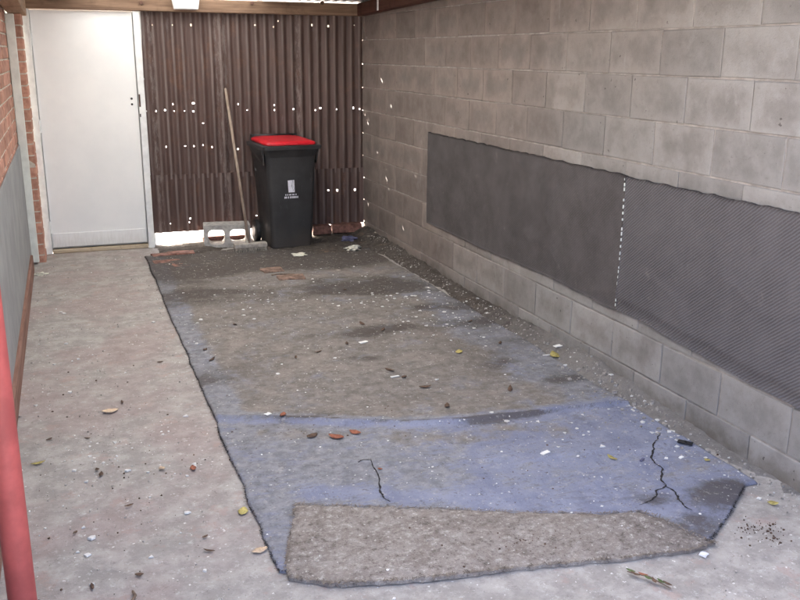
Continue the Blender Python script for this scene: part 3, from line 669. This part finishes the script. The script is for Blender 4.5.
# ------------------------------------------------------------------ broom
broom = thing('broom', 'wooden-handled push broom leaning on the iron wall beside the bin', 'broom', (1.352, 7.125, 0))
bm = bmesh.new(); cyl(bm, (-.012, .005, .075), (-.068, .497, 1.31), .0125, .011, 14); link('broom_handle', done(bm, 'broom_handle', 0, 1, True), M['handle'], broom)
bm = bmesh.new(); cyl(bm, (-.012, .002, .055), (-.0165, .04, .14), .019, .015, 12); link('socket', done(bm, 'socket', 0, 1, True), M['broomhead'], broom)
box('broom_head', -.135, .135, -.03, .045, .045, .082, M['broomhead'], broom, .008, 2)
bm = bmesh.new()
for i in range(34):
    for j in range(4):
        x = -.128+i*.00776+random.uniform(-.002, .002); y = -.022+j*.019; sp = random.uniform(-.012, .012)
        cyl(bm, (x, y, .047), (x*1.04+sp, y+random.uniform(-.02, .01)-.008, .004), .0035, .002, 4, False)
link('bristles', done(bm, 'bristles'), M['bristle'], broom, kind='stuff')

# ------------------------------------------------------------------ old bricks at the foot of the iron wall
def lbrick(x, y, z, l, rz, label, h=.076, tilt=0, dp=.11):
    bm = bmesh.new(); boxbm(bm, -l/2, l/2, -dp/2, dp/2, 0, h); bmesh.ops.subdivide_edges(bm, edges=bm.edges[:], cuts=2, use_grid_fill=True)
    for q in bm.verts: q.co += Vector((random.uniform(-.004, .004), random.uniform(-.004, .004), random.uniform(-.003, .003)))
    o = link('loose_brick', done(bm, 'loose_brick', .003), M['oldbrick'], None, label=label, category='brick', group='old bricks under the iron wall')
    o.location = (x, y, z); o.rotation_euler = (tilt, 0, rz); return o
lbrick(2.085, 7.60, .028, .17, .02, 'dirty broken red brick beside the bin under the iron wall')
lbrick(2.325, 7.60, .030, .27, -.03, 'whole red brick in the corner under the iron wall')
lbrick(1.12, 7.625, -.012, .20, .03, 'old red brick lying behind the hollow concrete block'); lbrick(1.33, 7.625, -.016, .20, -.04, 'old red brick under the sheets behind the broom')
for i, (px, rz) in enumerate((((165, 252), .1), ((181, 251), -.05), ((167, 259), .05), ((186, 262), .1))):
    x, y = fl(px, .03); lbrick(x, y, max(.0, float(hdirt(x, y)))+.014-.076, .21, rz, 'worn red paving brick bedded in the dirt beside the door')
for px, l, lb in (((272, 270), .16, 'orange-red brick fragment half buried in the dirt before the bin'), ((291, 277), .20, 'longer pale orange brick half buried beside the dark stick')):
    x, y = fl(px, .02); b = lbrick(x, y, hground(x, y)+.012-.076, l, random.uniform(-.3, .2), lb, tilt=.06); b.data.materials[0] = M['dullbrick']

# ------------------------------------------------------------------ post
post = thing('carport_post', 'round red-painted steel post of the carport', 'post', (-.2215, 2.30, 0))
bm = bmesh.new(); cyl(bm, (0, 0, 0), (0, 0, 2.0), .0365, n=40); link('tube', done(bm, 'tube', 0, 1, False), M['post'], post); autosm(post.children[0])
post.children[0].data.polygons.foreach_set('use_smooth', [True]*len(post.children[0].data.polygons))
box('base_plate', -.075, .075, -.075, .075, .004, .014, M['post'], post, .002)

# ------------------------------------------------------------------ litter
def leafmesh(L, W, curl):
    n = 7; vv = []; ff = []
    for i in range(n):
        t = i/(n-1); ww = W*math.sin(math.pi*min(.97, t*.94+.03))**.8*(1+random.uniform(-.15, .15))
        for j, s in enumerate((-1, 0, 1)): vv.append(((t-.5)*L, s*ww/2+random.uniform(-.03, .03)*W, curl*(4*(t-.5)**2)*L*.5+abs(s)*curl*W*.45+random.uniform(0, .04)*W))
        if i: b = 3*(i-1); ff += [(b, b+1, b+4, b+3), (b+1, b+2, b+5, b+4)]
    vv = [(a, b, c*.38) for a, b, c in vv]; me = pymesh('leaf', vv, ff, True); return me
def leaf(px, L, W, m, label, curl=.3, rz=None, group=None):
    x, y = fl(px, .012); o = link('leaf', leafmesh(L, W, curl), M[m], None, label=label, category='leaf')
    o.location = (x, y, hground(x, y)+.003); o.rotation_euler = (random.uniform(-.1, .1), random.uniform(-.1, .1), random.uniform(0, 6.3) if rz is None else rz)
    if group: o['group'] = group
    md = o.modifiers.new('thick', 'SOLIDIFY'); md.thickness = .0012
    return o
leaf((110, 410), .075, .05, 'leafp', 'large pale tan leaf lying alone on the concrete strip', .25, .3)
leaf((243, 510), .048, .038, 'leafy', 'yellow-green leaf at the left edge of the carpet', .25, 1.2)
leaf((260, 549), .055, .034, 'leafp', 'pale pinkish leaf beside the near left carpet corner', .25, .2)
leaf((38, 462), .055, .018, 'leafy', 'narrow yellowish leaf on the concrete by the red post', .4, .1)
leaf((459, 353), .05, .04, 'leafy', 'olive-yellow round leaf on the dirty carpet', .4)
leaf((555, 358), .09, .05, 'leafy', 'curled yellow leaf at the foot of the block wall', .7)
leaf((773, 502), .04, .028, 'leafy', 'small yellow-brown leaf on the concrete near the block wall', .4)
leaf((612, 459), .05, .02, 'leafy', 'curled tan leaf on the blue part of the carpet', .6, 1.9)
leaf((707, 462), .025, .02, 'leafy', 'tiny tan leaf beside the black plastic tag', .4)
for px, L in (((336, 438), .07), ((312, 437), .06), ((355, 433), .055), ((283, 420), .05), ((380, 470), .02)):
    leaf(px, L, L*.6, 'leafr' if px[0] != 312 else 'leafb', 'russet dead leaf scrap on the carpet near the fold' if px[0] != 312 else 'dark brown leaf scrap among the russet ones below the fold', .4, group='russet scraps near the fold')
for px in [(97, 468), (101, 473), (129, 504), (160, 361), (122, 401), (87, 437), (75, 531), (92, 585), (139, 573), (205, 535), (209, 549), (49, 438)]:
    leaf(px, random.uniform(.02, .042), random.uniform(.010, .018), 'leafb', 'small dark dead leaf scrap on the bare concrete strip', .35, group='dark leaf scraps on the concrete')
leaf((193, 467), .042, .024, 'leafr', 'orange-brown dead leaf on the concrete strip near the carpet edge', .4)
leaf((162, 467), .034, .022, 'leafp', 'faded orange leaf scrap in the middle of the concrete strip', .4)
for px in [(212, 360), (318, 352), (347, 344), (425, 388), (447, 408), (390, 372), (235, 325), (296, 358), (404, 378), (510, 390), (383, 330), (470, 322), (500, 345), (345, 290), (362, 324), (205, 350)]:
    leaf(px, random.uniform(.03, .07), random.uniform(.015, .03), 'leafb', 'dark dead leaf scrap on the dirt-covered far carpet', .35, group='dark leaf scraps on the far carpet')
# sprig with a few dry leaves
x, y = fl((648, 582)); sp = thing('sprig', 'dry sprig with small withered leaves on the near concrete', 'sprig', (x, y, .006), R(-58))
bm = bmesh.new(); cyl(bm, (-.07, 0, .004), (.0, .006, .01), .002, .003, 6); cyl(bm, (0, .006, .01), (.075, -.004, .004), .003, .0015, 6); link('stem', done(bm, 'stem'), M['twig'], sp)
for i in range(7):
    o = link('leaf', leafmesh(.032, .013, .4), M[random.choice(('leafg', 'leafr', 'leafb'))], sp); o.location = (-.06+.02*i, random.uniform(-.008, .008), .010); o.rotation_euler = (0, 0, random.uniform(-1, 1))
# twigs
for px, L, rz, lb in (((283, 275), .17, -.15, 'thin dark stick lying on the dirt before the bin'), ((134, 597), .09, 1.5, 'short thin twig on the concrete near the carpet corner')):
    x, y = fl(px, .015); o = link('twig', None); bpy.data.objects.remove(o)
    bm = bmesh.new(); p_ = [(-L/2, 0, .004), (-L*.2, .006, .010), (L*.15, -.004, .008), (L/2, .004, .004)]
    for a, b in zip(p_, p_[1:]): cyl(bm, a, b, .0045, .004, 6)
    o = link('twig', done(bm, 'twig'), M['twig'], None, label=lb, category='twig'); o.location = (x, y, hground(x, y)); o.rotation_euler = (0, 0, rz)
# black plastic tag
x, y = fl((685, 445), .012)
tg = link('plastic_tag', hollow('plastic_tag', rr(0, 0, .062, .030, .003, 3), [rr(.002, 0, .012, .009, .004, 4)], .004), M['plastic'], None, label='small black plastic tag with a hole on the blue carpet by the wall', category='tag')
tg.location = (x, y, hground(x, y)+.006); tg.rotation_euler = (R(90), 0, R(-52))
# white scraps
def scrap(px, L, W, rz, label, m='white', t=.004):
    x, y = fl(px, .012); bm = bmesh.new(); boxbm(bm, -L/2, L/2, -W/2, W/2, 0, t); bmesh.ops.subdivide_edges(bm, edges=bm.edges[:], cuts=1, use_grid_fill=True)
    for q in bm.verts: q.co += Vector((random.uniform(-.1, .1)*W, random.uniform(-.1, .1)*W, random.uniform(0, .1)*W))
    o = link('scrap', done(bm, 'scrap'), M[m], None, label=label, category='scrap'); o.location = (x, y, hground(x, y)+.001); o.rotation_euler = (0, 0, rz); return o
scrap((558, 351), .055, .026, .2, 'white chip of plaster at the foot of the block wall')
scrap((548, 356), .06, .010, -.1, 'thin pale splinter beside the white plaster chip')
scrap((681, 459), .022, .012, .3, 'white paper scrap just below the black plastic tag')
scrap((545, 455), .045, .018, .4, 'white torn scrap on the middle of the blue carpet')
scrap((363, 343), .05, .025, .3, 'white flake on the dirt between bin and fold')
scrap((395, 378), .045, .015, .1, 'long white flake on the dirt-covered carpet above the fold')
scrap((704, 553), .028, .022, .5, 'pale blue-white scrap beside the near right mat corner', 'sticker')
scrap((642, 461), .03, .01, .6, 'blue plastic scrap on the carpet near the block wall', 'rag')
scrap((268, 419), .025, .02, .6, 'white chip on the fold of the carpet')
# crumpled rag and paper in the corner
def crumple(name, px, r, m, label, cat, flat=.5):
    x, y = fl(px, .03); bm = bmesh.new(); bmesh.ops.create_icosphere(bm, subdivisions=3, radius=r)
    ph = random.random()*9
    for q in bm.verts:
        n_ = float(fbm(q.co.x*40+ph, q.co.y*40+q.co.z*47, 3)); q.co *= .1+1.5*n_; q.co.z *= flat; q.co.x *= 1.3
    o = link(name, done(bm, name), M[m], None, label=label, category=cat); o.location = (x, y, hground(x, y)+r*flat*.35); return o
crumple('rag', (350, 239), .055, 'rag', 'crumpled blue-grey rag in the corner under the iron wall', 'rag', .6)
crumple('paper', (352, 248), .06, 'paper', 'crumpled cream paper on the dirt before the corner bricks', 'paper', .5)
crumple('paper', (299, 253), .05, 'paper', 'flattened pale wrapper lying against the front of the bin', 'paper', .3)
crumple('paper', (41, 271), .045, 'paper', 'crumpled tan wrapper at the foot of the brick pier', 'paper', .3)

# paint flakes and grit: uncountable specks
def specks(name, n, gen, smin, smax, m, label, thick=.5):
    vv = []; ff = []
    for _ in range(n):
        x, y = gen(); s = smin+(smax-smin)*random.random()**3; z = hground(x, y); a = random.random()*6.28; k = random.choice((3, 4, 5)); b = len(vv)
        pts = [(x+s*math.cos(a+6.283*i/k)*random.uniform(.5, 1), y+s*math.sin(a+6.283*i/k)*random.uniform(.4, 1)) for i in range(k)]
        h = s*thick*random.uniform(.5, 1)
        vv += [(p_[0], p_[1], z-.002) for p_ in pts]+[(p_[0]*.85+x*.15, p_[1]*.85+y*.15, z+h) for p_ in pts]
        ff.append(tuple(b+k+i for i in range(k))); ff += [(b+i, b+(i+1) % k, b+k+(i+1) % k, b+k+i) for i in range(k)]
    return link(name, pymesh(name, vv, ff), M[m], None, kind='stuff', label=label, category='debris')
def anywhere(): return random.uniform(-.33, 2.45), random.uniform(1.7, 7.3)
def clustered(cs):
    def g():
        cx, cy, sx, sy = random.choice(cs)
        for _ in range(20):
            x, y = random.gauss(cx, sx), random.gauss(cy, sy)
            if -.33 < x < 2.47 and 1.7 < y < 7.4: return x, y
        return cx, cy
    return g
specks('paint_flakes', 450, anywhere, .0015, .009, 'white', 'tiny white paint flakes scattered over floor and carpet', .3)
specks('paint_flakes', 700, clustered([(*fl(q), a, b) for q, a, b in (((420, 325), .28, .35), ((450, 315), .2, .3), ((250, 300), .2, .3), ((300, 330), .3, .5), ((120, 445), .15, .15), ((200, 330), .12, .5), ((60, 340), .1, .6), ((380, 290), .3, .4), ((560, 440), .3, .2), ((440, 325), .12, .14), ((470, 310), .12, .14), ((400, 300), .2, .1), ((700, 455), .05, .3), ((620, 395), .05, .4), ((90, 520), .3, .3))]),
       .002, .019, 'white', 'clusters of white paint flakes on the dirt-covered carpet', .3)
specks('grit', 1500, anywhere, .0015, .006, 'gravel', 'fine grey grit over the floor', .7)
def bankgen():
    y = random.uniform(2.0, 7.2); return XR-.02-abs(random.gauss(0, .07)), y
specks('gravel', 700, bankgen, .002, .011, 'gravel', 'loose gravel and rubble along the foot of the block wall', .8)
specks('rubble', 200, clustered([(*fl(q), .12, .25) for q in ((620, 388), (600, 378), (640, 405))]), .004, .018, 'gravel', 'rubble heap at the foot of the block wall', .8)
specks('dark_crumbs', 600, clustered([(*fl(q), a, b) for q, a, b in (((380, 300), .4, .6), ((120, 460), .2, .5), ((560, 470), .4, .25), ((330, 430), .3, .1), ((250, 280), .3, .3), ((763, 532), .04, .04), ((520, 545), .08, .05))]), .002, .007, 'leafb', 'dark crumbs of leaf litter over floor and carpet', .4)
